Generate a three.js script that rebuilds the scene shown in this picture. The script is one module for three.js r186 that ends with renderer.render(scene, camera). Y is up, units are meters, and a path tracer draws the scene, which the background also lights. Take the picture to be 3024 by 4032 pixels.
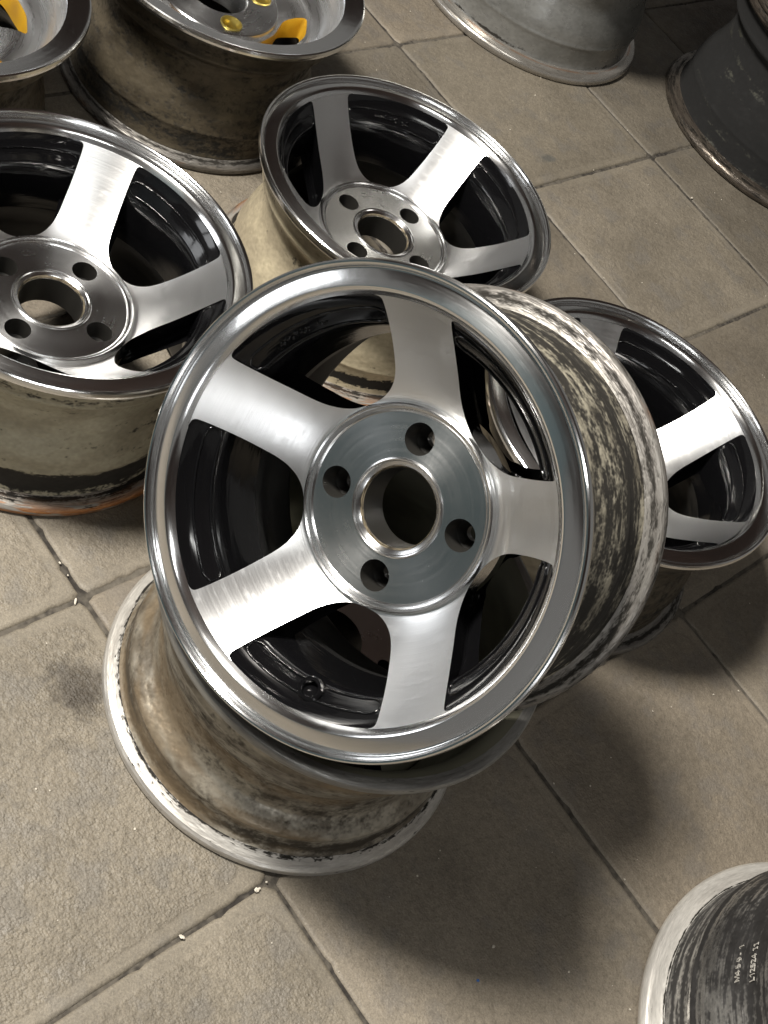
import * as THREE from 'three';
import { mergeGeometries } from 'three/addons/utils/BufferGeometryUtils.js';
import { RoundedBoxGeometry } from 'three/addons/geometries/RoundedBoxGeometry.js';
import { RectAreaLightUniformsLib } from 'three/addons/lights/RectAreaLightUniformsLib.js';
import { FontLoader } from 'three/addons/loaders/FontLoader.js';
import { TextGeometry } from 'three/addons/geometries/TextGeometry.js';
import { Brush, Evaluator, SUBTRACTION } from 'three-bvh-csg';

// ------------------------------------------------------------ camera, light, exposure
const scene = new THREE.Scene();
const camera = new THREE.PerspectiveCamera(42.454, 0.75, 0.05, 40);
camera.position.set(0.02416, 1.24674, 0.72538);
camera.quaternion.setFromRotationMatrix(new THREE.Matrix4().makeBasis(
  new THREE.Vector3(0.814412, 0.394152, -0.425884), new THREE.Vector3(-0.580287, 0.553178, -0.597713), new THREE.Vector3(0, 0.73392, 0.679236)));
const renderer = new THREE.WebGLRenderer({ antialias: true });
renderer.setSize(768, 1024);
renderer.toneMapping = THREE.LinearToneMapping;
renderer.toneMappingExposure = 1.22;
renderer.shadowMap.enabled = true;
scene.background = new THREE.Color().setRGB(0.135, 0.130, 0.122);
RectAreaLightUniformsLib.init();

const V3 = (x, y, z) => new THREE.Vector3(x, y, z);
const RGB = (r, g, b) => new THREE.Color().setRGB(r, g, b);
const D2R = Math.PI / 180;

// ------------------------------------------------------------ random and noise
function mulberry(a) { return () => { a |= 0; a = a + 0x6D2B79F5 | 0; let t = Math.imul(a ^ a >>> 15, 1 | a); t = t + Math.imul(t ^ t >>> 7, 61 | t) ^ t; return ((t ^ t >>> 14) >>> 0) / 4294967296; }; }
function h2(x, y, s) { let n = Math.imul(x, 374761393) + Math.imul(y, 668265263) + Math.imul(s, 1274126177) | 0; n = Math.imul(n ^ n >>> 13, 1274126177); n ^= n >>> 16; return (n >>> 0) / 4294967296; }
const fade = (t) => t * t * (3 - 2 * t);
function vn(x, y, px, py, s) {             // value noise, periodic in px, py cells
  const xi = Math.floor(x), yi = Math.floor(y), fx = fade(x - xi), fy = fade(y - yi);
  const x0 = ((xi % px) + px) % px, x1 = (x0 + 1) % px, y0 = ((yi % py) + py) % py, y1 = (y0 + 1) % py;
  const a = h2(x0, y0, s), b = h2(x1, y0, s), c = h2(x0, y1, s), d = h2(x1, y1, s);
  return a + (b - a) * fx + (c - a) * fy + (a - b - c + d) * fx * fy;
}
function fbm(u, v, px, py, oct, s) { let a = 0.5, t = 0, n = 0; for (let o = 0; o < oct; o++) { t += a * vn(u * px, v * py, px, py, s + o * 17); n += a; a *= 0.55; px *= 2; py *= 2; } return t / n; }
function pebble(u, v, n, s) {               // rounded grains: 0 between grains, up to 1 on top of one
  const x = u * n, y = v * n, xi = Math.floor(x), yi = Math.floor(y); let d1 = 9, hgt = 0;
  for (let j = -1; j <= 1; j++) for (let i = -1; i <= 1; i++) { const cx = (xi + i + n) % n, cy = (yi + j + n) % n, dx = xi + i + 0.15 + 0.7 * h2(cx, cy, s) - x, dy = yi + j + 0.15 + 0.7 * h2(cx, cy, s + 1) - y, r = 0.55 + 0.45 * h2(cx, cy, s + 2), d = Math.hypot(dx, dy) / r; if (d < d1) { d1 = d; hgt = 0.3 + 0.7 * h2(cx, cy, s + 3); } }
  return hgt * Math.max(0, 1 - d1 * d1);
}
const clamp = (x, a = 0, b = 1) => Math.min(b, Math.max(a, x));
const step = (a, b, x) => fade(clamp((x - a) / (b - a)));
const mix3 = (a, b, t) => [a[0] + (b[0] - a[0]) * t, a[1] + (b[1] - a[1]) * t, a[2] + (b[2] - a[2]) * t];
const toS = (c) => Math.round(255 * clamp(c <= 0.0031308 ? c * 12.92 : 1.055 * Math.pow(c, 1 / 2.4) - 0.055));
function dataTex(w, h, fn, srgb) {
  const d = new Uint8Array(w * h * 4);
  for (let y = 0; y < h; y++) for (let x = 0; x < w; x++) {
    const c = fn((x + 0.5) / w, (y + 0.5) / h), i = 4 * (y * w + x);
    for (let k = 0; k < 3; k++) { const q = Array.isArray(c) ? c[k] : c; d[i + k] = srgb ? toS(q) : Math.round(255 * clamp(q)); }
    d[i + 3] = 255;
  }
  const t = new THREE.DataTexture(d, w, h, THREE.RGBAFormat);
  t.wrapS = t.wrapT = THREE.RepeatWrapping; t.magFilter = THREE.LinearFilter; t.minFilter = THREE.LinearMipmapLinearFilter; t.generateMipmaps = true;
  if (srgb) t.colorSpace = THREE.SRGBColorSpace;
  t.needsUpdate = true;
  return t;
}

// ------------------------------------------------------------ scene helpers
const taken = {};
function numbered(name) { const n = taken[name] = (taken[name] ?? -1) + 1; return n ? `${name}_${String(n).padStart(3, '0')}` : name; }
function shade(o) { o.castShadow = true; o.receiveShadow = true; return o; }
function part(name, geometry, material, parent) { const m = shade(new THREE.Mesh(geometry, material)); m.name = name; parent.add(m); return m; }
function thing(name, label, category, group) {
  const o = new THREE.Group(); o.name = numbered(name); o.userData = { label, category };
  if (group) o.userData.group = group;
  scene.add(o); return o;
}

// a surface of revolution about y from [radius, y] points; edges sharper than `crease` stay sharp. uv: u round the axis, v along the profile
function revolve(pts, seg = 160, crease = 32, a0 = 0, a1 = 2 * Math.PI) {
  const n = pts.length, rows = [];          // rows: [r, y, nr, ny, v]
  const L = [0]; for (let i = 1; i < n; i++) L[i] = L[i - 1] + Math.hypot(pts[i][0] - pts[i - 1][0], pts[i][1] - pts[i - 1][1]);
  const nor = []; for (let i = 0; i < n - 1; i++) { const dr = pts[i + 1][0] - pts[i][0], dy = pts[i + 1][1] - pts[i][1], l = Math.hypot(dr, dy) || 1; nor.push([dy / l, -dr / l]); }
  const strips = []; let cur = [];
  for (let i = 0; i < n; i++) {
    const a = nor[i - 1], b = nor[i], v = L[i] / L[n - 1];
    if (!a) cur.push([...pts[i], ...b, v]);
    else if (!b) cur.push([...pts[i], ...a, v]);
    else if (a[0] * b[0] + a[1] * b[1] < Math.cos(crease * D2R)) { cur.push([...pts[i], ...a, v]); strips.push(cur); cur = [[...pts[i], ...b, v]]; }
    else { const x = a[0] + b[0], y = a[1] + b[1], l = Math.hypot(x, y) || 1; cur.push([...pts[i], x / l, y / l, v]); }
  }
  strips.push(cur);
  const P = [], N = [], U = [], I = [];
  for (const s of strips) {
    const base = P.length / 3;
    for (const [r, y, nr, ny, v] of s) for (let k = 0; k <= seg; k++) {
      const t = a0 + (a1 - a0) * k / seg, c = Math.cos(t), z = Math.sin(t);
      P.push(r * c, y, r * z); N.push(nr * c, ny, nr * z); U.push(t / (2 * Math.PI), v);
    }
    const w = seg + 1;
    for (let j = 0; j < s.length - 1; j++) for (let k = 0; k < seg; k++) { const a = base + j * w + k; I.push(a, a + w, a + 1, a + 1, a + w, a + w + 1); }
  }
  const g = new THREE.BufferGeometry();
  g.setAttribute('position', new THREE.Float32BufferAttribute(P, 3));
  g.setAttribute('normal', new THREE.Float32BufferAttribute(N, 3));
  g.setAttribute('uv', new THREE.Float32BufferAttribute(U, 2));
  g.setIndex(I);
  return g;
}
// rounds the corners of a profile a little with extra points
function soft(pts, f = 0.25) {
  const o = [pts[0]];
  for (let i = 1; i < pts.length - 1; i++) {
    const [a, b, c] = [pts[i - 1], pts[i], pts[i + 1]];
    o.push([b[0] + (a[0] - b[0]) * f, b[1] + (a[1] - b[1]) * f], [b[0] * (1 - f / 2) + (a[0] + c[0]) * f / 4, b[1] * (1 - f / 2) + (a[1] + c[1]) * f / 4], [b[0] + (c[0] - b[0]) * f, b[1] + (c[1] - b[1]) * f]);
  }
  o.push(pts[pts.length - 1]); return o;
}

// ------------------------------------------------------------ materials
// lathe-turned aluminium: fine concentric tool marks, so the gloss spreads across them
const turnedRough = dataTex(256, 1024, (u, v) => 0.70 + 0.09 * (vn(u * 2, v * 512, 2, 512, 3) - 0.5) + 0.06 * (vn(u * 2, v * 140, 2, 140, 5) - 0.5) + 0.20 * (fbm(u, v, 14, 9, 4, 8) - 0.5) + 0.10 * step(0.6, 0.8, fbm(u, v, 90, 60, 3, 9)));
const turnedBump = dataTex(64, 2048, (u, v) => 0.35 * vn(u * 4, v * 512, 4, 512, 11) + 0.65 * vn(u * 3, v * 190, 3, 190, 12));
const lipBump = dataTex(1024, 64, (u, v) => 0.7 * fbm(u, v, 70, 5, 3, 15) + 0.3 * vn(u * 4, v * 30, 4, 30, 16));
const machined = new THREE.MeshPhysicalMaterial({ name: 'machined_aluminium', color: RGB(0.86, 0.865, 0.87), metalness: 1, roughness: 0.50, roughnessMap: turnedRough, anisotropy: 0.80, anisotropyRotation: Math.PI / 2, bumpMap: turnedBump, bumpScale: 0.00007, clearcoat: 0.5, clearcoatRoughness: 0.04 });
const lipMetal = new THREE.MeshPhysicalMaterial({ name: 'polished_lip', color: RGB(0.78, 0.785, 0.79), metalness: 1, roughness: 0.24, roughnessMap: turnedRough, bumpMap: lipBump, bumpScale: 0.00010, anisotropy: 0.7, anisotropyRotation: Math.PI / 2, clearcoat: 0.6, clearcoatRoughness: 0.03 });
const hubScuff = dataTex(1024, 256, (u, v) => 0.60 + 0.10 * (vn(u * 10, v * 128, 10, 128, 23) - 0.5) + 0.04 * (vn(u * 240, v * 60, 240, 60, 25) - 0.5) + 0.16 * (fbm(u, v, 9, 5, 3, 21) - 0.5));
const hubMetal = new THREE.MeshPhysicalMaterial({ name: 'hub_metal', color: RGB(0.66, 0.665, 0.67), metalness: 1, roughness: 0.42, roughnessMap: hubScuff, anisotropy: 0.75, anisotropyRotation: Math.PI / 2, clearcoat: 0.5, clearcoatRoughness: 0.04 });
const blackBump = dataTex(256, 256, (u, v) => fbm(u, v, 40, 40, 3, 61));
const blackGloss = new THREE.MeshPhysicalMaterial({ name: 'gloss_black_paint', color: RGB(0.003, 0.003, 0.0034), metalness: 0, roughness: 0.19, roughnessMap: dataTex(512, 512, (u, v) => 0.42 + 0.5 * step(0.48, 0.78, fbm(u, v, 14, 14, 5, 63))), specularIntensity: 0.85, bumpMap: blackBump, bumpScale: 0.00008 });
const holeDark = new THREE.MeshStandardMaterial({ name: 'lug_hole_metal', color: RGB(0.02, 0.019, 0.017), metalness: 0.2, roughness: 0.45 });
const boreGrime = dataTex(512, 64, (u, v) => mix3([0.30, 0.25, 0.17], [0.03, 0.025, 0.02], step(0.42, 0.62, fbm(u, v, 40, 6, 4, 31))), true);
const boreMetal = new THREE.MeshStandardMaterial({ name: 'bore_metal', map: boreGrime, metalness: 0.5, roughness: 0.45 });

const blackInside = new THREE.MeshStandardMaterial({ name: 'black_inner_paint', map: dataTex(512, 128, (u, v) => mix3([0.006, 0.006, 0.006], [0.022, 0.020, 0.017], step(0.5, 0.8, fbm(u, v, 24, 6, 5, 43))), true), roughness: 0.45 });
// old cast outside of a wheel: v runs from the face to the back
function barrelMaterial(name, o) {
  const s = o.seed, base = o.base, dirt = o.dirt ?? [0.018, 0.016, 0.013], mid = o.mid ?? mix3(base, dirt, 0.5);
  const mask = (u, v) => {
    const big = fbm(u, v, 7, 3, 4, s), fine = fbm(u, v, o.px ?? 46, o.py ?? 22, 5, s + 5), run = fbm(u, v, 16, o.run ?? 26, 5, s + 9), salt = fbm(u, v, 420, 90, 2, s + 2);
    let m = 0.36 * fine + 0.28 * run + 0.20 * big + 0.16 * salt;
    for (const [c, w, k] of o.bands ?? []) m += k * Math.exp(-(((v - c + 0.02 * (big - 0.5)) / w) ** 2));
    return step(o.t0, o.t1, m);
  };
  const map = dataTex(2048, 256, (u, v) => {
    const m = mask(u, v), tone = fbm(u, v, 24, 8, 4, s + 21), grain = fbm(u, v, 256, 64, 2, s + 33);
    let c = mix3(base, mid, step(0.35, 0.75, tone));
    c = mix3(c, dirt, m);
    if (o.rust) { const r = step(o.rust[3] ?? 0.50, (o.rust[3] ?? 0.50) + 0.12, fbm(u, v, 30, 8, 4, s + 51)) * Math.exp(-(((v - o.rust[0]) / o.rust[1]) ** 2)) * o.rust[2]; c = mix3(c, mix3([0.30, 0.10, 0.025], [0.42, 0.20, 0.07], grain), clamp(r)); }
    if (o.gold) c = mix3(c, o.gold, 0.7 * step(0.5, 0.7, fbm(u, v, 9, 6, 4, s + 71)));
    return mix3(c, [c[0] * 1.35, c[1] * 1.35, c[2] * 1.35], grain - 0.5);
  }, true);
  const rough = dataTex(1024, 128, (u, v) => clamp((o.rough ?? 0.5) + 0.35 * mask(u, v) + 0.25 * (fbm(u, v, 90, 24, 3, s + 3) - 0.5)));
  const bump = dataTex(1024, 128, (u, v) => 0.6 * fbm(u, v, 110, 30, 3, s + 7) + 0.4 * mask(u, v));
  return new THREE.MeshStandardMaterial({ name, map, roughness: 1, roughnessMap: rough, metalness: o.metal ?? 0.35, bumpMap: bump, bumpScale: o.bump ?? 0.0012 });
}
const barrelFront = barrelMaterial('flaked_cream_barrel', { seed: 101, base: [0.33, 0.305, 0.24], mid: [0.15, 0.135, 0.105], t0: 0.37, t1: 0.57, px: 74, py: 40, run: 46, bands: [[0.33, 0.03, 0.10], [0.62, 0.03, 0.06], [0.84, 0.08, 0.10], [0.10, 0.05, 0.05]], metal: 0.3, rough: 0.42 });
const barrelUnder = barrelMaterial('brown_grimed_barrel', { seed: 131, base: [0.31, 0.285, 0.235], mid: [0.13, 0.11, 0.083], dirt: [0.045, 0.037, 0.027], t0: 0.44, t1: 0.72, px: 130, py: 34, run: 14, bands: [[0.06, 0.05, 0.24], [0.55, 0.2, 0.04]], gold: [0.17, 0.125, 0.075], metal: 0.45, rough: 0.36 });
const barrelCream = barrelMaterial('scratched_cream_barrel', { seed: 161, base: [0.34, 0.315, 0.235], mid: [0.26, 0.235, 0.17], t0: 0.58, t1: 0.72, px: 110, py: 46, run: 50, bands: [[0.90, 0.07, 0.60], [0.07, 0.10, 0.10]], metal: 0.2, rough: 0.45 });
const barrelClean = barrelMaterial('clean_tan_barrel', { seed: 191, base: [0.46, 0.40, 0.28], mid: [0.36, 0.31, 0.22], t0: 0.66, t1: 0.74, bands: [[0.92, 0.05, 0.4]], metal: 0.25, rough: 0.35 });
const barrelBrown = barrelMaterial('dark_brown_barrel', { seed: 221, base: [0.075, 0.062, 0.042], mid: [0.038, 0.031, 0.021], dirt: [0.011, 0.010, 0.008], t0: 0.48, t1: 0.72, px: 150, py: 40, run: 20, bands: [[0.88, 0.10, 0.14]], metal: 0.25, rough: 0.45 });
const barrelSilver = barrelMaterial('silver_painted_barrel', { seed: 251, base: [0.22, 0.22, 0.21], mid: [0.17, 0.17, 0.16], t0: 0.72, t1: 0.8, bands: [[0.99, 0.02, 0.2]], metal: 0.5, rough: 0.32, bump: 0.0003 });
const barrelBlack = barrelMaterial('tarred_black_barrel', { seed: 281, base: [0.04, 0.04, 0.03], mid: [0.012, 0.012, 0.011], dirt: [0.006, 0.006, 0.006], t0: 0.30, t1: 0.42, px: 24, py: 18, run: 20, metal: 0.0, rough: 0.66 });
const flangeBright = barrelMaterial('bare_flange', { seed: 301, base: [0.52, 0.50, 0.465], mid: [0.40, 0.38, 0.35], t0: 0.62, t1: 0.74, px: 160, py: 20, bands: [[0.0, 0.08, 0.22], [0.42, 0.025, 0.10]], metal: 0.6, rough: 0.42, bump: 0.0005 });
const flangeGrey = barrelMaterial('grey_pitted_flange', { seed: 331, base: [0.20, 0.19, 0.175], mid: [0.14, 0.13, 0.12], t0: 0.48, t1: 0.68, px: 140, py: 14, run: 8, bands: [[0.22, 0.07, 0.16]], rust: [0.8, 0.25, 0.6, 0.64], metal: 0.5, rough: 0.42 });
const flangeRust = barrelMaterial('rusty_flange', { seed: 361, base: [0.36, 0.34, 0.31], mid: [0.24, 0.21, 0.18], t0: 0.54, t1: 0.64, px: 90, py: 8, bands: [[0.1, 0.08, 0.2]], rust: [0.55, 0.25, 1.0, 0.42], metal: 0.5, rough: 0.4 });
const flangeDull = barrelMaterial('dull_raw_flange', { seed: 451, base: [0.27, 0.265, 0.25], mid: [0.18, 0.175, 0.165], t0: 0.60, t1: 0.74, px: 150, py: 14, bands: [[0.1, 0.06, 0.1]], metal: 0.55, rough: 0.4, bump: 0.0006 });
const flangeDark = barrelMaterial('dark_worn_flange', { seed: 391, base: [0.13, 0.11, 0.09], mid: [0.08, 0.066, 0.055], t0: 0.48, t1: 0.6, px: 60, py: 8, metal: 0.6, rough: 0.28 });
const flangeSilver = barrelMaterial('silver_flange', { seed: 421, base: [0.42, 0.40, 0.37], mid: [0.34, 0.32, 0.29], t0: 0.66, t1: 0.72, px: 70, py: 8, rust: [0.12, 0.05, 0.5, 0.45], metal: 0.75, rough: 0.26, bump: 0.0004 });

// ------------------------------------------------------------ the light and what hangs above
const lamps = [];
function ceilingLamp(label, pos, aim, w, h, radiance, color) {
  const o = thing('ceiling_lamp', label, 'lamp', 'lamps above the floor');
  o.position.copy(pos); o.lookAt(aim);
  part('housing', new RoundedBoxGeometry(w + 0.08, h + 0.08, 0.06, 3, 0.015).translate(0, 0, -0.04), new THREE.MeshStandardMaterial({ name: 'lamp_housing', color: RGB(0.35, 0.35, 0.35), roughness: 0.5 }), o);
  part('diffuser', new RoundedBoxGeometry(w, h, 0.012, 2, 0.004), new THREE.MeshStandardMaterial({ name: 'lamp_diffuser', color: RGB(0.8, 0.8, 0.8), emissive: color, emissiveIntensity: 1.0, roughness: 0.6 }), o);
  const l = new THREE.RectAreaLight(color, radiance, w, h);
  l.position.set(0, 0, 0.012); l.rotation.y = Math.PI; o.add(l);     // a RectAreaLight shines along its -z
  return o;
}
const lampDir = V3(-0.47, 0.86, 0.21).normalize();
const lampAt = lampDir.clone().multiplyScalar(3.0).add(V3(0.1, 0.2, -0.3));
ceilingLamp('square lamp panel overhead on the left', lampAt, V3(0.1, 0.2, -0.3), 0.50, 0.50, 225, RGB(1.0, 0.95, 0.87));

const ceiling = new THREE.Group(); ceiling.name = 'ceiling'; ceiling.userData = { kind: 'structure', label: 'dark brown boarded ceiling above the floor' }; scene.add(ceiling);
{
  const wood = new THREE.MeshStandardMaterial({ name: 'brown_ceiling_board', map: dataTex(512, 128, (u, v) => mix3([0.10, 0.062, 0.050], [0.055, 0.036, 0.030], fbm(u, v, 6, 40, 4, 811)), true), roughness: 0.8 });
  const board = new THREE.BoxGeometry(0.94, 0.04, 12), beam = new THREE.BoxGeometry(12.2, 0.16, 0.10);
  for (let k = 0; k < 13; k++) part('ceiling_board', board, wood, ceiling).position.set(-6 + k * 0.96, 3.45, -0.6);
  for (let k = 0; k < 5; k++) part('ceiling_beam', beam, wood, ceiling).position.set(-0.2, 3.34, -5 + k * 2.2);
}

ceilingLamp('narrow lamp overhead behind the viewer', V3(0.166, 0.92, 0.337).multiplyScalar(3.1), V3(-0.3, 0.2, -0.5), 1.1, 0.14, 26, RGB(0.98, 0.98, 0.95));
function wallWindow(label, pos, radiance) {
  const o = thing('wall_window', label, 'window', 'bright windows round the floor');
  o.position.copy(pos); o.lookAt(V3(0, 0.6, 0));
  const fr = new THREE.MeshStandardMaterial({ name: 'window_frame_paint', color: RGB(0.25, 0.25, 0.25), roughness: 0.5 }), sky = RGB(0.96, 0.98, 1.0);
  for (const y of [-0.5, 0.5]) part('frame', new RoundedBoxGeometry(1.28, 0.08, 0.06, 2, 0.01).translate(0, y, 0), fr, o);
  for (const x of [-0.6, 0, 0.6]) part('frame', new RoundedBoxGeometry(0.08, 0.92, 0.06, 2, 0.01).translate(x, 0, 0), fr, o);
  for (const x of [-0.3, 0.3]) {
    part('pane', new THREE.BoxGeometry(0.52, 0.92, 0.01).translate(x, 0, 0), new THREE.MeshStandardMaterial({ name: 'lit_window_pane', color: RGB(0.5, 0.5, 0.5), emissive: sky, emissiveIntensity: 1.0, roughness: 0.4 }), o);
    const l = new THREE.RectAreaLight(sky, radiance, 0.52, 0.92); l.position.set(x, 0, 0.008); l.rotation.y = Math.PI; o.add(l);
  }
}
wallWindow('bright window low on the left side', V3(-3.3, 0.95, 1.0), 3.2);
wallWindow('bright window low behind the viewer on the right', V3(1.9, 1.0, 3.0), 2.2);
{
  const o = thing('steel_cabinet', 'dark teal steel cabinet standing behind the viewer', 'cabinet');
  o.position.set(-1.45, 0, 1.85); o.lookAt(V3(0, 0, 0));
  const m = new THREE.MeshStandardMaterial({ name: 'dark_cabinet_paint', color: RGB(0.040, 0.066, 0.076), roughness: 0.5 });
  part('body', new RoundedBoxGeometry(1.2, 2.2, 0.45, 2, 0.01).translate(0, 1.1, -0.25), m, o);
  for (const x of [-0.3, 0.3]) { const d = part('door', new RoundedBoxGeometry(0.58, 2.1, 0.03, 2, 0.006).translate(x, 1.1, 0), m, o); part('handle', new RoundedBoxGeometry(0.03, 0.16, 0.03, 2, 0.006).translate(x > 0 ? 0.06 : -0.06, 0.95, 0.03), m, d); }
}

// ------------------------------------------------------------ the floor of square tiles
const PITCH = 0.3688, U0 = 0.0155, V0 = -0.168;
const floor = new THREE.Group(); floor.name = 'floor'; floor.userData = { kind: 'structure', label: 'beige square paving tiles with worn dark joints' };
floor.rotation.y = -113 * D2R; scene.add(floor);
function tileMaps(seed, relief, stain) {
  const edge = (u, v) => { const r = 0.075, x = Math.abs(u - 0.5), y = Math.abs(v - 0.5), k = 0.5 - 0.052 - r, a = Math.max(x - k, 0), b = Math.max(y - k, 0); return Math.hypot(a, b) - r + Math.min(Math.max(x - k, y - k), 0); };   // <0 inside the field
  const map = dataTex(1024, 1024, (u, v) => {
    const a = fbm(u, v, 4, 4, 5, seed), b = fbm(u, v, 70, 70, 4, seed + 3), g = h2(Math.floor(u * 1024), Math.floor(v * 1024), seed), p = fbm(u, v, 11, 11, 4, seed + 8);
    let c = mix3([0.118, 0.102, 0.078], [0.190, 0.165, 0.127], clamp(0.5 + 1.3 * (a - 0.5) + 0.9 * (b - 0.5)));
    c = mix3(c, [0.125, 0.115, 0.101], 0.5 * step(0.5, 0.75, p));
    c = mix3(c, [0.07, 0.06, 0.047], 0.28 * step(0.60, 0.76, fbm(u, v, 170, 170, 2, seed + 14)));
    c = mix3(c, [0.185, 0.163, 0.127], 0.45 * step(-0.004, 0.012, edge(u, v)) * (0.6 + 0.8 * (a - 0.5)));
    const out = Math.max(Math.abs(u - 0.5), Math.abs(v - 0.5));
    c = mix3(c, [0.08, 0.068, 0.052], 0.35 * step(0.486, 0.499, out + 0.02 * (b - 0.5)));
    for (const [x, y, rx, ry, k, col] of stain ?? []) { const q = Math.hypot((u - x) / rx, (v - y) / ry) + 1.1 * (fbm(u, v, 14, 14, 4, seed + 40) - 0.5) + 0.5 * (b - 0.5); c = mix3(c, col, k * (1 - step(0.35, 1.15, q))); }
    const n = 1 + 0.42 * (g - 0.5) + 0.30 * (vn(u * 300, v * 300, 300, 300, seed + 77) - 0.5); return [c[0] * n, c[1] * n, c[2] * n];
  }, true);
  const bump = dataTex(1024, 1024, (u, v) => {
    const f = 1 - step(-0.006, 0.006, edge(u, v)), b = pebble(u + 0.004 * fbm(u, v, 40, 40, 2, seed + 60), v, 126, seed + 3), w = fbm(u, v, 5, 5, 4, seed + 17);
    return 0.30 + 0.12 * w + f * (0.10 + 0.22 * relief * b * (0.3 + 1.4 * w)) + f * 0.62 * relief * (fbm(u, v, 74, 74, 4, seed + 90) - 0.5) + 0.10 * (fbm(u, v, 200, 200, 2, seed + 5) - 0.5);
  });
  const rough = dataTex(256, 256, (u, v) => 0.66 + 0.3 * (fbm(u, v, 30, 30, 3, seed + 29) - 0.5));
  return new THREE.MeshStandardMaterial({ name: 'paving_tile', map, bumpMap: bump, bumpScale: 0.0030, roughness: 1, roughnessMap: rough });
}
function tileGeometry(seed) {                // worn edges: every side wavers by about a millimetre
  const N = 160, half = PITCH / 2 - 0.0015, rings = [[0.0, -0.02], [0.0, -0.0055], [0.0012, -0.0026], [0.0032, -0.0008], [0.0065, 0]], P = [], I = [], U = [];
  const outline = (inset) => Array.from({ length: N }, (_, k) => {
    const side = Math.floor(k / (N / 4)), f = (k % (N / 4)) / (N / 4) * 2 - 1, w = 0.0024 * (fbm(k / N, 0.37, 32, 1, 3, seed) - 0.42) + (h2(k, 3, seed) > 0.92 ? -0.0022 : 0);
    const h = half + Math.min(0.0006, w) - inset, c = 0.0045, g = f * h, e = Math.abs(g) > h - c ? h - c + Math.sqrt(Math.max(0, c * c - (Math.abs(g) - h + c) ** 2)) : h;
    return [[g, -e], [e, g], [-g, e], [-e, -g]][side];
  });
  for (const [inset, y] of rings) for (const [x, z] of outline(inset)) { P.push(x, y, z); U.push(x / PITCH + 0.5, z / PITCH + 0.5); }
  for (let r = 0; r < rings.length - 1; r++) for (let k = 0; k < N; k++) { const a = r * N + k, b = r * N + (k + 1) % N; I.push(a, a + N, b, b, a + N, b + N); }
  const c = P.length / 3; P.push(0, 0, 0); U.push(0.5, 0.5);
  for (let k = 0; k < N; k++) I.push((rings.length - 1) * N + k, c, (rings.length - 1) * N + (k + 1) % N);
  const g = new THREE.BufferGeometry();
  g.setAttribute('position', new THREE.Float32BufferAttribute(P, 3)); g.setAttribute('uv', new THREE.Float32BufferAttribute(U, 2)); g.setIndex(I); g.computeVertexNormals();
  return g;
}
const tileGeos = [3, 4, 5, 6].map(tileGeometry);
const oil = [0.035, 0.028, 0.02], soot = [0.075, 0.075, 0.07];
const tileMats = [tileMaps(501, 1.0, [[0.176, 0.76, 0.10, 0.085, 0.75, oil], [0.19, 0.70, 0.06, 0.06, 0.6, oil], [0.30, 0.62, 0.05, 0.03, 0.3, oil], [0.10, 0.86, 0.03, 0.02, 0.4, oil]]), tileMaps(541, 0.55), tileMaps(581, 0.35), tileMaps(621, 0.45), tileMaps(661, 0.75)];
const tints = [1, 2, 3].flatMap((k) => [0.80, 0.94, 1.06].map((t) => { const m = tileMats[k].clone(); m.color = RGB(t, t * (1.012 - 0.012 * k), t * (1.03 - 0.02 * k)); return m; }));
const TILES = [];
{
  const rnd = mulberry(77);
  for (let i = -9; i < 5; i++) for (let j = -5; j < 9; j++) {
    const m = part('tile', tileGeos[Math.floor(rnd() * 4)], tints[Math.floor(rnd() * 9)], floor);
    m.position.set(U0 + (i + 0.5) * PITCH + (rnd() - 0.5) * 0.002, (rnd() - 0.5) * 0.0012 - 0.0006, V0 + (j + 0.5) * PITCH + (rnd() - 0.5) * 0.002);
    m.rotation.y = Math.floor(rnd() * 4) * Math.PI / 2 + (rnd() - 0.5) * 0.004;
    m.rotation.z = (rnd() - 0.5) * 0.002; m.userData = { i, j }; TILES.push(m);
  }
}
const tileAt = (i, j) => TILES.find((m) => m.userData.i === i && m.userData.j === j);
tileAt(0, 0).material = tileMats[0]; tileAt(0, 0).rotation.y = 0;
tileAt(0, 1).material = tileMats[4];
tileAt(-4, 2).material = tileMaps(701, 0.35, [[0.692, 0.135, 0.055, 0.035, 0.75, soot]]); tileAt(-4, 2).rotation.y = 0;
tileAt(0, -1).material = tileMats[4];
for (const m of TILES) m.userData = {};
const jointMap = dataTex(1024, 1024, (u, v) => mix3(mix3([0.11, 0.097, 0.078], [0.065, 0.057, 0.046], fbm(u, v, 90, 90, 3, 705)), [0.02, 0.017, 0.014], step(0.40, 0.66, 0.7 * fbm(u, v, 6, 6, 5, 701) + 0.3 * fbm(u, v, 90, 90, 2, 703))), true), jointBump = dataTex(512, 512, (u, v) => fbm(u, v, 70, 70, 4, 707));
jointMap.repeat.set(9, 9); jointBump.repeat.set(9, 9);
const bedding = part('joint_bed', new THREE.BoxGeometry(PITCH * 14, 0.02, PITCH * 14), new THREE.MeshStandardMaterial({ name: 'joint_dirt', map: jointMap, bumpMap: jointBump, bumpScale: 0.004, roughness: 0.95 }), floor);
bedding.position.set(U0 - 2 * PITCH, -0.0132, V0 + 2 * PITCH);

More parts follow.
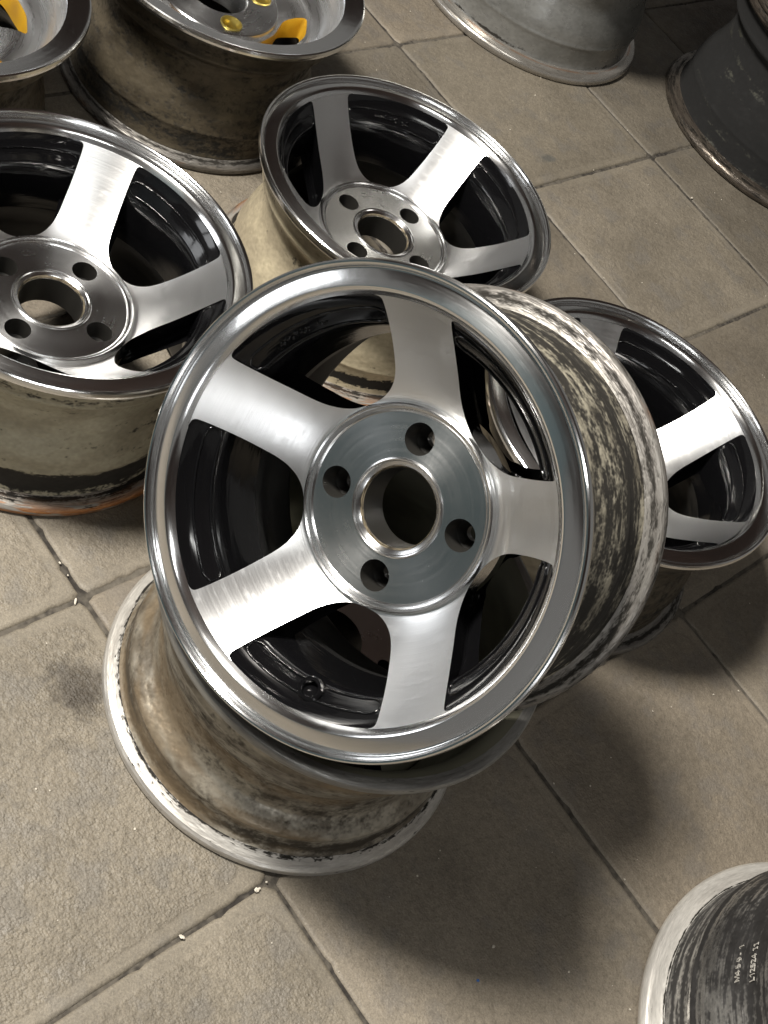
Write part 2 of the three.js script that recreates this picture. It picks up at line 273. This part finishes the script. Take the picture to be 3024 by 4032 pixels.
// ------------------------------------------------------------ the five-spoke wheel
const R = 0.21, W = 0.2265;
const dishDepth = (q) => 0.092 - 0.082 * Math.pow(clamp((q - 0.455) / 0.405), 1.3);        // how far the turned face lies behind the lip, q = r / R
const EDGE = [[0.455, 0], [0.4565, 3], [0.4615, 6.5], [0.472, 10], [0.487, 13], [0.508, 15.8], [0.54, 18.6], [0.58, 20.6], [0.63, 22.1], [0.70, 23.7], [0.77, 24.8], [0.83, 25.4], [0.848, 25.35], [0.856, 24.8], [0.8595, 23.7], [0.86, 22.6]];
const edgeCurve = new THREE.CatmullRomCurve3(EDGE.map(([q, b]) => V3(q, b / 60, 0)), false, 'centripetal').getPoints(46).map((p) => [clamp(p.x, 0.455, 0.86), Math.max(0, p.y * 60)]);
const wallShare = (q) => 1 - 0.30 * clamp((q - 0.74) / 0.10);                                     // spokes get thinner towards the rim
const lipProfile = [[0.930, 0.0200], [0.953, 0.0165], [0.984, 0.0130], [0.9955, 0.0098], [1.0, 0.0062], [0.9988, 0.0034], [0.9945, 0.0012], [0.9880, 0.0002], [0.9810, 0.0004], [0.9745, 0.0014], [0.9700, 0.0032], [0.9675, 0.0072], [0.9630, 0.0076], [0.9600, 0.0062], [0.9550, 0.0059], [0.8970, 0.0034], [0.8900, 0.0034], [0.8830, 0.0041], [0.8750, 0.0058], [0.8670, 0.0082], [0.8600, 0.0104]].map(([q, d]) => [q * R, W - d]);
const wellProfile = [[0.8602, 0.0104], [0.8570, 0.0118], [0.8330, 0.0200], [0.8180, 0.0228], [0.8120, 0.0242], [0.7680, 0.0366], [0.7620, 0.0388], [0.7560, 0.0430], [0.7500, 0.0560], [0.7460, 0.082], [0.7460, 0.105]].map(([q, d]) => [q * R, W - d]);
const innerProfile = [[0.746, 0.105], [0.756, 0.118], [0.846, 0.150], [0.862, 0.172], [0.868, 0.205], [0.885, 0.216], [0.915, 0.2225], [0.94, 0.2255]].map(([q, d]) => [q * R, W - d]);
const barrelProfile = soft([[0.930, 0.0198], [0.912, 0.0225], [0.900, 0.044], [0.908, 0.0485], [0.898, 0.0535], [0.822, 0.0665], [0.812, 0.074], [0.812, 0.104], [0.822, 0.115], [0.884, 0.150], [0.896, 0.166], [0.904, 0.1705], [0.896, 0.176], [0.901, 0.203], [0.911, 0.2085]], 0.3).map(([q, d]) => [q * R, W - d]);
const flangeProfile = soft([[0.911, 0.2083], [0.928, 0.2096], [0.965, 0.2110], [0.986, 0.2125], [0.999, 0.2165], [1.0, 0.2205], [0.992, 0.2255], [0.97, 0.2265], [0.94, 0.2255]], 0.3).map(([q, d]) => [q * R, W - d]);

function spokeGeometry() {
  const rows = edgeCurve, cols = 14, P = [], N = [], U = [], top = [], back = [];
  const put = (q, th, d, up) => {
    const e = 0.002, s = (dishDepth(q + e) - dishDepth(q - e)) / (2 * e * R), l = Math.hypot(1, s);      // slope of depth over radius
    P.push(q * R * Math.cos(th), W - d, q * R * Math.sin(th));
    N.push(up * s / l * Math.cos(th), up / l, up * s / l * Math.sin(th));
    U.push(th / (2 * Math.PI), q);
  };
  for (const [face, up] of [[top, 1], [back, -1]]) {
    const base = P.length / 3;
    for (const [q, b] of rows) for (let k = 0; k <= cols; k++) { const a = (36 - b + (up < 0 ? 2.6 * clamp((q - 0.47) / 0.03) + 3.4 * clamp((q - 0.66) / 0.2) ** 2 : 0)) * (2 * k / cols - 1) * D2R; put(q, a, up > 0 ? dishDepth(q) : dishDepth(q) + 0.0465 * wallShare(q), up); }
    const w = cols + 1;
    for (let j = 0; j < rows.length - 1; j++) for (let k = 0; k < cols; k++) { const a = base + j * w + k; up > 0 ? face.push(a, a + 1, a + w, a + 1, a + w + 1, a + w) : face.push(a, a + w, a + 1, a + 1, a + w, a + w + 1); }
  }
  const g = new THREE.BufferGeometry();
  g.setAttribute('position', new THREE.Float32BufferAttribute(P, 3)); g.setAttribute('normal', new THREE.Float32BufferAttribute(N, 3)); g.setAttribute('uv', new THREE.Float32BufferAttribute(U, 2));
  g.setIndex([...top, ...back]); g.addGroup(0, top.length, 0); g.addGroup(top.length, back.length, 1);
  return g;
}
// the painted wall of one window, from the crisp machined edge to the back of the spokes
function windowWall() {
  const side = edgeCurve, loop = [...side.slice().reverse().map(([q, b]) => [q, -b]), ...side.slice(1).map(([q, b]) => [q, b])];
  const pts = loop.map(([q, b]) => [q * R * Math.cos(b * D2R), q * R * Math.sin(b * D2R), dishDepth(q)]);
  const n = pts.length, inward = pts.map((p, i) => { const a = pts[Math.max(0, i - 1)], b = pts[Math.min(n - 1, i + 1)], x = b[0] - a[0], y = b[1] - a[1], l = Math.hypot(x, y) || 1; return [-y / l, x / l]; });
  const P = [], U = [], I = [], rows = [[0, 0], [0.0010, 0.0012], [0.0028, 0.012], [0.0070, 0.036], [0.0086, 0.042], [0.0090, 0.045], [0.0080, 0.0475]];
  let len = 0;
  for (let i = 0; i < n; i++) {
    if (i) len += Math.hypot(pts[i][0] - pts[i - 1][0], pts[i][1] - pts[i - 1][1]);
    const k = (1 + 1.2 * clamp((loop[i][0] - 0.66) / 0.2) ** 2) * (1 - step(0.838, 0.852, loop[i][0]));
    for (const [off, dd] of rows) { P.push(pts[i][0] + inward[i][0] * off * k, W - pts[i][2] - dd * wallShare(loop[i][0]), pts[i][1] + inward[i][1] * off * k); U.push(len * 4, dd * 4); }
  }
  const w = rows.length;
  for (let i = 0; i < n - 1; i++) for (let j = 0; j < w - 1; j++) { const a = i * w + j; I.push(a, a + 1, a + w, a + w, a + 1, a + w + 1); }
  const g = new THREE.BufferGeometry();
  g.setAttribute('position', new THREE.Float32BufferAttribute(P, 3)); g.setAttribute('uv', new THREE.Float32BufferAttribute(U, 2)); g.setIndex(I); g.computeVertexNormals();
  return g;
}
// cast rib that frames the ledge inside one window: two arcs joined by round ends
function ledgeRib() {
  const half = 21.8, pts = [], on = (f, a) => { const q = 0.813 + (0.766 - 0.813) * f, d = 0.0238 + (0.0368 - 0.0238) * f; return V3(q * R * Math.cos(a * D2R), W - d, q * R * Math.sin(a * D2R)); };
  for (let k = 0; k <= 12; k++) pts.push(on(0, -half + 2 * half * k / 12));
  pts.push(on(0.25, half + 2.4), on(0.75, half + 2.4));
  for (let k = 0; k <= 12; k++) pts.push(on(1, half - 2 * half * k / 12));
  pts.push(on(0.75, -half - 2.4), on(0.25, -half - 2.4));
  return new THREE.TubeGeometry(new THREE.CatmullRomCurve3(pts, true, 'centripetal'), 120, 0.0013, 6, true);
}
const evaluator = new Evaluator(); evaluator.useGroups = true; evaluator.attributes = ['position', 'normal', 'uv'];
function cut(geometry, material, tools) {
  let b = new Brush(geometry, material); b.updateMatrixWorld();
  for (const [g, m] of tools) { const t = new Brush(g, m); t.updateMatrixWorld(); b = evaluator.evaluate(b, t, SUBTRACTION); }
  return b;
}
function cylinder(r0, r1, h, seg = 40) { return new THREE.CylinderGeometry(r0, r1, h, seg); }
const LUG = 0.31 * R;
function hubBrush() {
  const prof = [[0.1735, 0.098], [0.1735, 0.134], [0.40, 0.134], [0.43, 0.128], [0.455, 0.124], [0.455, 0.092], [0.4505, 0.0905], [0.4465, 0.0880], [0.440, 0.0873], [0.4335, 0.0885], [0.430, 0.0912], [0.4215, 0.0918], [0.4165, 0.0908], [0.4125, 0.0918], [0.408, 0.0925]];
  for (let q = 0.39; q > 0.23; q -= 0.02) prof.push([q, 0.0925]);
  prof.push([0.2165, 0.0925], [0.2140, 0.0914], [0.2085, 0.0910], [0.2035, 0.0915], [0.1995, 0.0928], [0.186, 0.0938], [0.1800, 0.0948], [0.1735, 0.098]);
  const g = revolve(prof.map(([q, d]) => [q * R, W - d]), 144, 24);
  const tools = [];
  for (let k = 0; k < 4; k++) {
    const a = k * Math.PI / 2, p = [LUG * Math.cos(a), LUG * Math.sin(a)];
    tools.push([cylinder(0.0152, 0.0142, 0.05).translate(p[0], W - 0.0925, p[1]), holeDark]);
    tools.push([cylinder(0.0142, 0.0075, 0.008).translate(p[0], W - 0.0925 - 0.0289, p[1]), holeDark]);
    tools.push([cylinder(0.0075, 0.0075, 0.06, 28).translate(p[0], W - 0.12, p[1]), holeDark]);
  }
  return cut(g, hubMetal, tools);
}
const G = { lip: revolve(lipProfile, 220, 20), well: revolve(wellProfile, 180, 40), inner: revolve(innerProfile, 140, 40), barrel: revolve(barrelProfile, 180, 50), flange: revolve(flangeProfile, 180, 50), spoke: spokeGeometry(), window: windowWall(), rib: ledgeRib(), hub: hubBrush(),
  boreWall: revolve([[0.1730, 0.0985], [0.1725, 0.135]].map(([q, d]) => [q * R, W - d]).reverse(), 64),
  bore: revolve([[0.1733, 0.0980], [0.1765, 0.0964], [0.1800, 0.0948]].map(([q, d]) => [q * R, W - d + 0.0004]), 80) };

function fiveSpoke(label, m, phase, lugPhase) {
  const o = thing('alloy_wheel', label, 'wheel');
  part('lip', G.lip, m.lip ?? lipMetal, o);
  part('barrel', G.barrel, m.barrel, o);
  part('rear_flange', G.flange, m.flange, o);
  part('inner_well', G.well, m.inside ?? blackGloss, o);
  part('inner_barrel', G.inner, m.inside ?? blackInside, o);
  for (let k = 0; k < 5; k++) {
    const s = part('spoke', G.spoke, [machined, m.inside ?? blackGloss], o); s.rotation.y = -(phase + 36 + 72 * k) * D2R;
    const w = part('window_wall', G.window, blackGloss, o); w.rotation.y = -(phase + 72 * k) * D2R;
    const l = part('ledge_rib', G.rib, blackGloss, o); l.rotation.y = -(phase + 72 * k) * D2R;
  }
  const h = part('hub', G.hub.geometry, G.hub.material, o); h.rotation.y = -lugPhase * D2R;
  part('bore_edge', G.bore, boreMetal, h);
  part('bore_wall', G.boreWall, holeDark, h);
  return o;
}
function valveHole(wheel, angle) {
  const a = angle * D2R, q = 0.790 * R, y = W - 0.0310;
  const t = part('valve_hole', revolve([[0.0070, -0.006], [0.0070, 0.0045], [0.0080, 0.0060], [0.0104, 0.0060], [0.0120, 0.0045], [0.0126, -0.006]], 32), blackGloss, wheel);
  t.position.set(q * Math.cos(a), y, q * Math.sin(a));
  t.quaternion.setFromUnitVectors(V3(0, 1, 0), V3(-0.5 * Math.cos(a), 0.86, -0.5 * Math.sin(a)).normalize());
  part('valve_bore', new THREE.CylinderGeometry(0.0069, 0.0069, 0.002, 24).translate(0, -0.004, 0), holeDark, t);
}

const olive = new THREE.MeshStandardMaterial({ name: 'olive_inner_primer', map: dataTex(512, 128, (u, v) => mix3([0.135, 0.13, 0.095], [0.085, 0.085, 0.06], step(0.4, 0.7, fbm(u, v, 10, 4, 4, 47))), true), metalness: 0.1, roughness: 0.6 });
const under = fiveSpoke('brown grimed wheel lying face down under the leaning wheel', { barrel: barrelUnder, flange: flangeDull, lip: flangeBright, inside: olive }, 20, 10);
under.rotation.x = Math.PI; under.position.set(0.0544, W, -0.1126);
const left = fiveSpoke('bright machined wheel at left edge with scratched cream barrel', { barrel: barrelCream, flange: flangeRust }, -73.2, -91);
left.position.set(-0.4228, 0, -0.2749);
const middle = fiveSpoke('machined wheel with clean tan barrel behind the leaning wheel', { barrel: barrelClean, flange: flangeRust }, -49.8, -81);
middle.position.set(-0.1978, 0, -0.7286);
const right = fiveSpoke('machined wheel at right edge partly hidden by the leaning wheel', { barrel: barrelBrown, flange: flangeGrey }, -90, -60);
right.position.set(0.2185, 0, -0.5931);
const front = fiveSpoke('large machined five-spoke wheel with black windows leaning in the foreground', { barrel: barrelFront, flange: flangeGrey }, -47.3, -28.2);
{
  const n = V3(-0.3397, 0.4431, 0.8296).normalize(), t = V3(-0.9254, 0, -0.3789), z = t.clone().cross(n).normalize(), x = n.clone().cross(z).normalize();
  front.quaternion.setFromRotationMatrix(new THREE.Matrix4().makeBasis(x, n, z));
  front.position.set(0, 0.435, 0).addScaledVector(n, -W);
}
valveHole(front, -120);

// small raised casting marks on the ledge
function castingMarks(wheel, from, to, n, seed) {
  const rnd = mulberry(seed), g = [];
  for (let i = 0; i < n; i++) { if (i === n - 3) continue; for (let k = 0; k < 3; k++) { const a = (from + (to - from) * (i + 0.25 * k) / n) * D2R, f = 0.35 + 0.35 * rnd(), q = (0.812 - 0.044 * f) * R; g.push(new THREE.IcosahedronGeometry(0.0011, 1).scale(1 + rnd(), 0.8, 1 + rnd()).translate(q * Math.cos(a), W - 0.0236 - 0.0124 * f, q * Math.sin(a))); } }
  part('casting_mark', mergeGeometries(g), blackGloss, wheel);
}
castingMarks(middle, -131, -113, 9, 61);
castingMarks(front, 12, 30, 9, 62);

// ------------------------------------------------------------ deep-dish wheels with yellow window edges
const yellow = new THREE.MeshPhysicalMaterial({ name: 'yellow_paint', map: dataTex(256, 256, (u, v) => mix3([0.52, 0.30, 0.018], [0.34, 0.19, 0.03], step(0.45, 0.75, fbm(u, v, 12, 12, 4, 951))), true), roughness: 0.42 });
const gold = new THREE.MeshPhysicalMaterial({ name: 'gold_lug_seat', color: RGB(0.42, 0.33, 0.085), metalness: 0.9, roughness: 0.36 });
const dishMetal = new THREE.MeshPhysicalMaterial({ name: 'polished_dish', color: RGB(0.80, 0.805, 0.81), metalness: 1, roughness: 0.40, roughnessMap: turnedRough, anisotropy: 0.6, anisotropyRotation: Math.PI / 2 });
const DR = 0.2067, DW = 0.2278;
const dp = (a) => a.map(([q, d]) => [q * DR, DW - d]);
const dishLip = revolve(dp([[0.93, 0.021], [0.975, 0.0135], [0.996, 0.009], [1.0, 0.005], [0.995, 0.001], [0.985, 0], [0.975, 0.0010], [0.966, 0.0013], [0.862, 0.0062], [0.853, 0.0066], [0.848, 0.0085], [0.846, 0.012], [0.842, 0.0185]]), 200, 24);
const dishWall = revolve(dp(soft([[0.842, 0.0185], [0.82, 0.034], [0.775, 0.050], [0.685, 0.060], [0.682, 0.066]], 0.3)), 200, 30);
function dishDisc() {
  const prof = [[0.455, 0.098], [0.70, 0.092], [0.692, 0.0615], [0.66, 0.0585], [0.62, 0.0580], [0.58, 0.0595], [0.54, 0.0625], [0.50, 0.0665], [0.455, 0.0705], [0.455, 0.098]];
  const tools = [];
  for (let k = 0; k < 4; k++) {
    const s = new THREE.Shape(), c = [[0.495, 24], [0.665, 30], [0.672, 12], [0.672, -12], [0.665, -30], [0.495, -24], [0.482, 0]].map(([q, a]) => new THREE.Vector2(q * DR * Math.cos(a * D2R), q * DR * Math.sin(a * D2R)));
    const n = c.length;                                                                            // rounded corners
    c.forEach((p, i) => { const a = c[(i + n - 1) % n], b = c[(i + 1) % n], f = 0.22, p0 = p.clone().lerp(a, f), p1 = p.clone().lerp(b, f); i ? s.lineTo(p0.x, p0.y) : s.moveTo(p0.x, p0.y); s.quadraticCurveTo(p.x, p.y, p1.x, p1.y); });
    s.closePath();
    const g = new THREE.ExtrudeGeometry(s, { depth: 0.08, bevelEnabled: false, curveSegments: 8 }).rotateX(Math.PI / 2).translate(0, DW - 0.03, 0).rotateY(-k * Math.PI / 2);
    tools.push([g, yellow]);
  }
  return cut(revolve(dp(prof), 160, 30), dishMetal, tools);
}
const disc = dishDisc();
const dishHub = cut(revolve(dp([[0.205, 0.102], [0.455, 0.102], [0.455, 0.066], [0.449, 0.0615], [0.440, 0.0602], [0.40, 0.0602], [0.36, 0.0602], [0.30, 0.0602], [0.25, 0.0602], [0.222, 0.0602], [0.212, 0.0620], [0.205, 0.066], [0.205, 0.102]]), 120, 30), hubMetal,
  [0, 1, 2, 3].map((k) => [cylinder(0.0150, 0.0140, 0.06).translate(0.33 * DR * Math.cos(k * Math.PI / 2), DW - 0.0602, 0.33 * DR * Math.sin(k * Math.PI / 2)), holeDark]));
const lugSeat = revolve([[0.0150, -0.002], [0.0165, 0.0004], [0.0160, 0.0016], [0.0145, 0.0016], [0.0125, -0.003], [0.0105, -0.006], [0.0100, -0.014], [0.0072, -0.0145], [0.0072, -0.03]], 32);
function deepDish(label, phase, lugPhase, barrel, flange) {
  const o = thing('deep_dish_wheel', label, 'wheel');
  part('lip', dishLip, lipMetal, o);
  part('dish_wall', dishWall, dishMetal, o);
  const d = part('spoke_disc', disc.geometry, disc.material, o); d.rotation.y = -phase * D2R;
  const h = part('hub', dishHub.geometry, dishHub.material, o); h.rotation.y = -lugPhase * D2R;
  for (let k = 0; k < 4; k++) part('lug_seat', lugSeat, gold, h).position.set(0.33 * DR * Math.cos(k * Math.PI / 2), DW - 0.0602, 0.33 * DR * Math.sin(k * Math.PI / 2));
  part('barrel', G.barrel, barrel, o).scale.set(0.958, DW / W, 0.958);
  part('rear_flange', G.flange, flange, o).scale.set(0.94, DW / W, 0.94);
  part('inner_barrel', G.inner, blackGloss, o).scale.set(0.94, DW / W, 0.94);
  return o;
}
const dishA = deepDish('deep dish wheel with yellow window edge and gold lug seats at top', -4, 41, barrelBrown, flangeGrey);
dishA.position.set(-0.6082, 0, -0.9185);
const dishB = deepDish('deep dish wheel with yellow edge cut off by the top left corner', -61, -16, barrelBrown, flangeDark);
dishB.position.set(-0.817, 0, -0.516);

// ------------------------------------------------------------ plain wheels at the back, stacked: only the lowest ones reach into the picture
function plainWheel(name, label, k, y, m, group) {
  const o = thing(name, label, 'wheel', group);
  o.scale.set(k, k, k);
  part('lip', G.lip, m.flange, o); part('barrel', G.barrel, m.barrel, o); part('rear_flange', G.flange, m.flange, o); part('inner_barrel', G.inner, blackGloss, o); part('inner_well', G.well, blackGloss, o);
  part('centre_disc', revolve([[0.06, W - 0.06], [0.17, W - 0.05], [0.165, W - 0.06], [0.06, W - 0.07], [0.06, W - 0.06]], 64), m.barrel, o);
  return o;
}
const HIGH = ['clean silver wheel at the top edge, lowest of its stack', 'silver wheel second from the floor in the back stack', 'silver wheel third from the floor in the back stack', 'silver wheel fourth from the floor in the back stack', 'silver wheel fifth from the floor in the back stack', 'silver wheel topmost in the back stack'];
for (let k = 0; k < 6; k++) plainWheel('silver_wheel', HIGH[k], 1.162, 0, { barrel: barrelSilver, flange: flangeSilver }, 'silver wheels in the back stack').position.set(-0.3347 + 0.006 * k, k * W * 1.162, -1.7703 - 0.004 * k);
for (let k = 0; k < 4; k++) plainWheel('black_wheel', ['tarred black wheel with worn flange at the right top corner', 'black wheel lying on top of the tarred one', 'black wheel third from the floor in the right stack', 'black wheel topmost in the right stack'][k], 1.21, 0, { barrel: barrelBlack, flange: flangeDark }, 'black wheels at the right').position.set(0.2265, k * W * 1.21, -1.9032);

// ------------------------------------------------------------ bright wheel in the right bottom corner, stamped on its barrel
{
  const k = 1.21;
  const polished = barrelMaterial('polished_streaked_barrel', { seed: 901, base: [0.50, 0.49, 0.47], mid: [0.24, 0.235, 0.23], dirt: [0.07, 0.068, 0.068], t0: 0.42, t1: 0.60, px: 60, py: 60, run: 90, bands: [[0.80, 0.015, 0.2], [0.88, 0.012, 0.2], [0.95, 0.012, 0.2], [0.45, 0.16, 0.10]], metal: 0.85, rough: 0.26, bump: 0.0002 });
  const edge = barrelMaterial('bare_bright_flange', { seed: 931, base: [0.66, 0.64, 0.60], mid: [0.54, 0.52, 0.485], t0: 0.68, t1: 0.8, px: 120, py: 12, bands: [[0.02, 0.03, 0.3]], metal: 0.55, rough: 0.36, bump: 0.0002 });
  const o = plainWheel('bright_wheel', 'bright silver wheel cut off by the right bottom corner, stamped on its barrel', k, 0, { barrel: polished, flange: edge });
  o.position.set(0.8072, 0, -0.111);
  const font = await new FontLoader().loadAsync('fonts/droid/droid_sans_regular.typeface.json');
  const ink = new THREE.MeshStandardMaterial({ name: 'stamped_letters', color: RGB(0.55, 0.53, 0.49), metalness: 0.4, roughness: 0.45 });
  for (const [text, y, r, a0, pitch] of [['M459-1', 0.1305 / k, 0.2122 / k, 166.2, 2.1], ['L12S24 II', 0.1505 / k, 0.2078 / k, 165.2, 1.42]]) {
    const g = [];
    [...text].forEach((ch, i) => {
      if (ch === ' ') return;
      const a = (a0 + i * pitch) * D2R, out = V3(Math.cos(a), 0, Math.sin(a)), t = V3(-Math.sin(a), 0, Math.cos(a));
      g.push(new TextGeometry(ch, { font, size: 0.0062, depth: 0.0008, curveSegments: 3 }).applyMatrix4(new THREE.Matrix4().makeBasis(t, V3(0, -1, 0), out).setPosition(r * out.x, y, r * out.z)));
    });
    part('stamped_mark', mergeGeometries(g), ink, o);
  }
}

// ------------------------------------------------------------ crumbs on the floor
{
  const rnd = mulberry(5);
  const white = new THREE.MeshStandardMaterial({ name: 'white_crumb', color: RGB(0.50, 0.46, 0.39), roughness: 0.7 }), blue = new THREE.MeshStandardMaterial({ name: 'blue_crumb', color: RGB(0.02, 0.10, 0.30), roughness: 0.5 });
  const crumb = (s, seed) => { const g = new THREE.IcosahedronGeometry(1, 1), p = g.attributes.position, q = mulberry(seed), m = {}; for (let i = 0; i < p.count; i++) { const key = [p.getX(i), p.getY(i), p.getZ(i)].map((x) => x.toFixed(3)).join(); const f = m[key] ??= 0.7 + 0.6 * q(); p.setXYZ(i, p.getX(i) * f * s[0], p.getY(i) * f * s[1], p.getZ(i) * f * s[2]); } g.computeVertexNormals(); return g; };
  const big = [['paint_flake', 'white round crumb on the shaded tile near the bottom', [0.389, -0.004], [0.0026, 0.0022, 0.002], white], ['paint_flake', 'small blue chip on the tile near the bottom edge', [0.389, 0.039], [0.0020, 0.0012, 0.0024], blue], ['paint_flake', 'white flake lying in the joint at lower left', [0.104, 0.186], [0.0045, 0.0018, 0.0026], white], ['paint_flake', 'cream flake at the joint crossing under the stacked wheel', [0.142, 0.100], [0.0045, 0.002, 0.003], white], ['paint_flake', 'white sliver at the joint crossing on the left', [-0.194, -0.052], [0.0055, 0.0013, 0.0018], white], ['paint_flake', 'pale crumb on the tile beside the black wheel', [0.151, -1.524], [0.0026, 0.002, 0.003], white]];
  big.forEach(([n, label, [x, z], s, m], i) => { const c = shade(new THREE.Mesh(crumb(s.map((x) => x * 0.75), 40 + i), m)); c.name = numbered(n); c.userData = { label, category: 'crumb' }; c.position.set(x, s[1] * 0.7, z); c.rotation.y = 1.2 + i; scene.add(c); });
  const g = [];
  const spots = [[0.477, -0.033], [0.281, -0.021], [0.375, -0.230], [0.417, -0.259], [0.005, 0.123], [-0.236, -0.081], [-0.220, -0.074], [0.453, -0.417], [0.552, -0.538], [0.521, -0.505], [-0.194, -1.499], [0.498, -0.176], [0.556, -0.039], [0.146, 0.087], [-0.469, -1.484]];
  for (let i = 0; i < 150; i++) spots.push([-0.5 + 1.15 * rnd(), -1.6 + 2.0 * rnd()]);
  spots.forEach(([x, z], i) => { const s = i < 15 ? 0.0011 : 0.0004 + 0.0006 * rnd(); g.push(crumb([s * (0.8 + 0.6 * rnd()), s * 0.7, s], 100 + i).rotateY(rnd() * 6).translate(x, s * 0.5, z)); });
  const grit = shade(new THREE.Mesh(mergeGeometries(g), white)); grit.name = 'grit'; grit.userData = { kind: 'stuff', label: 'fine pale grit scattered over the tiles', category: 'grit' }; scene.add(grit);
}

renderer.render(scene, camera);
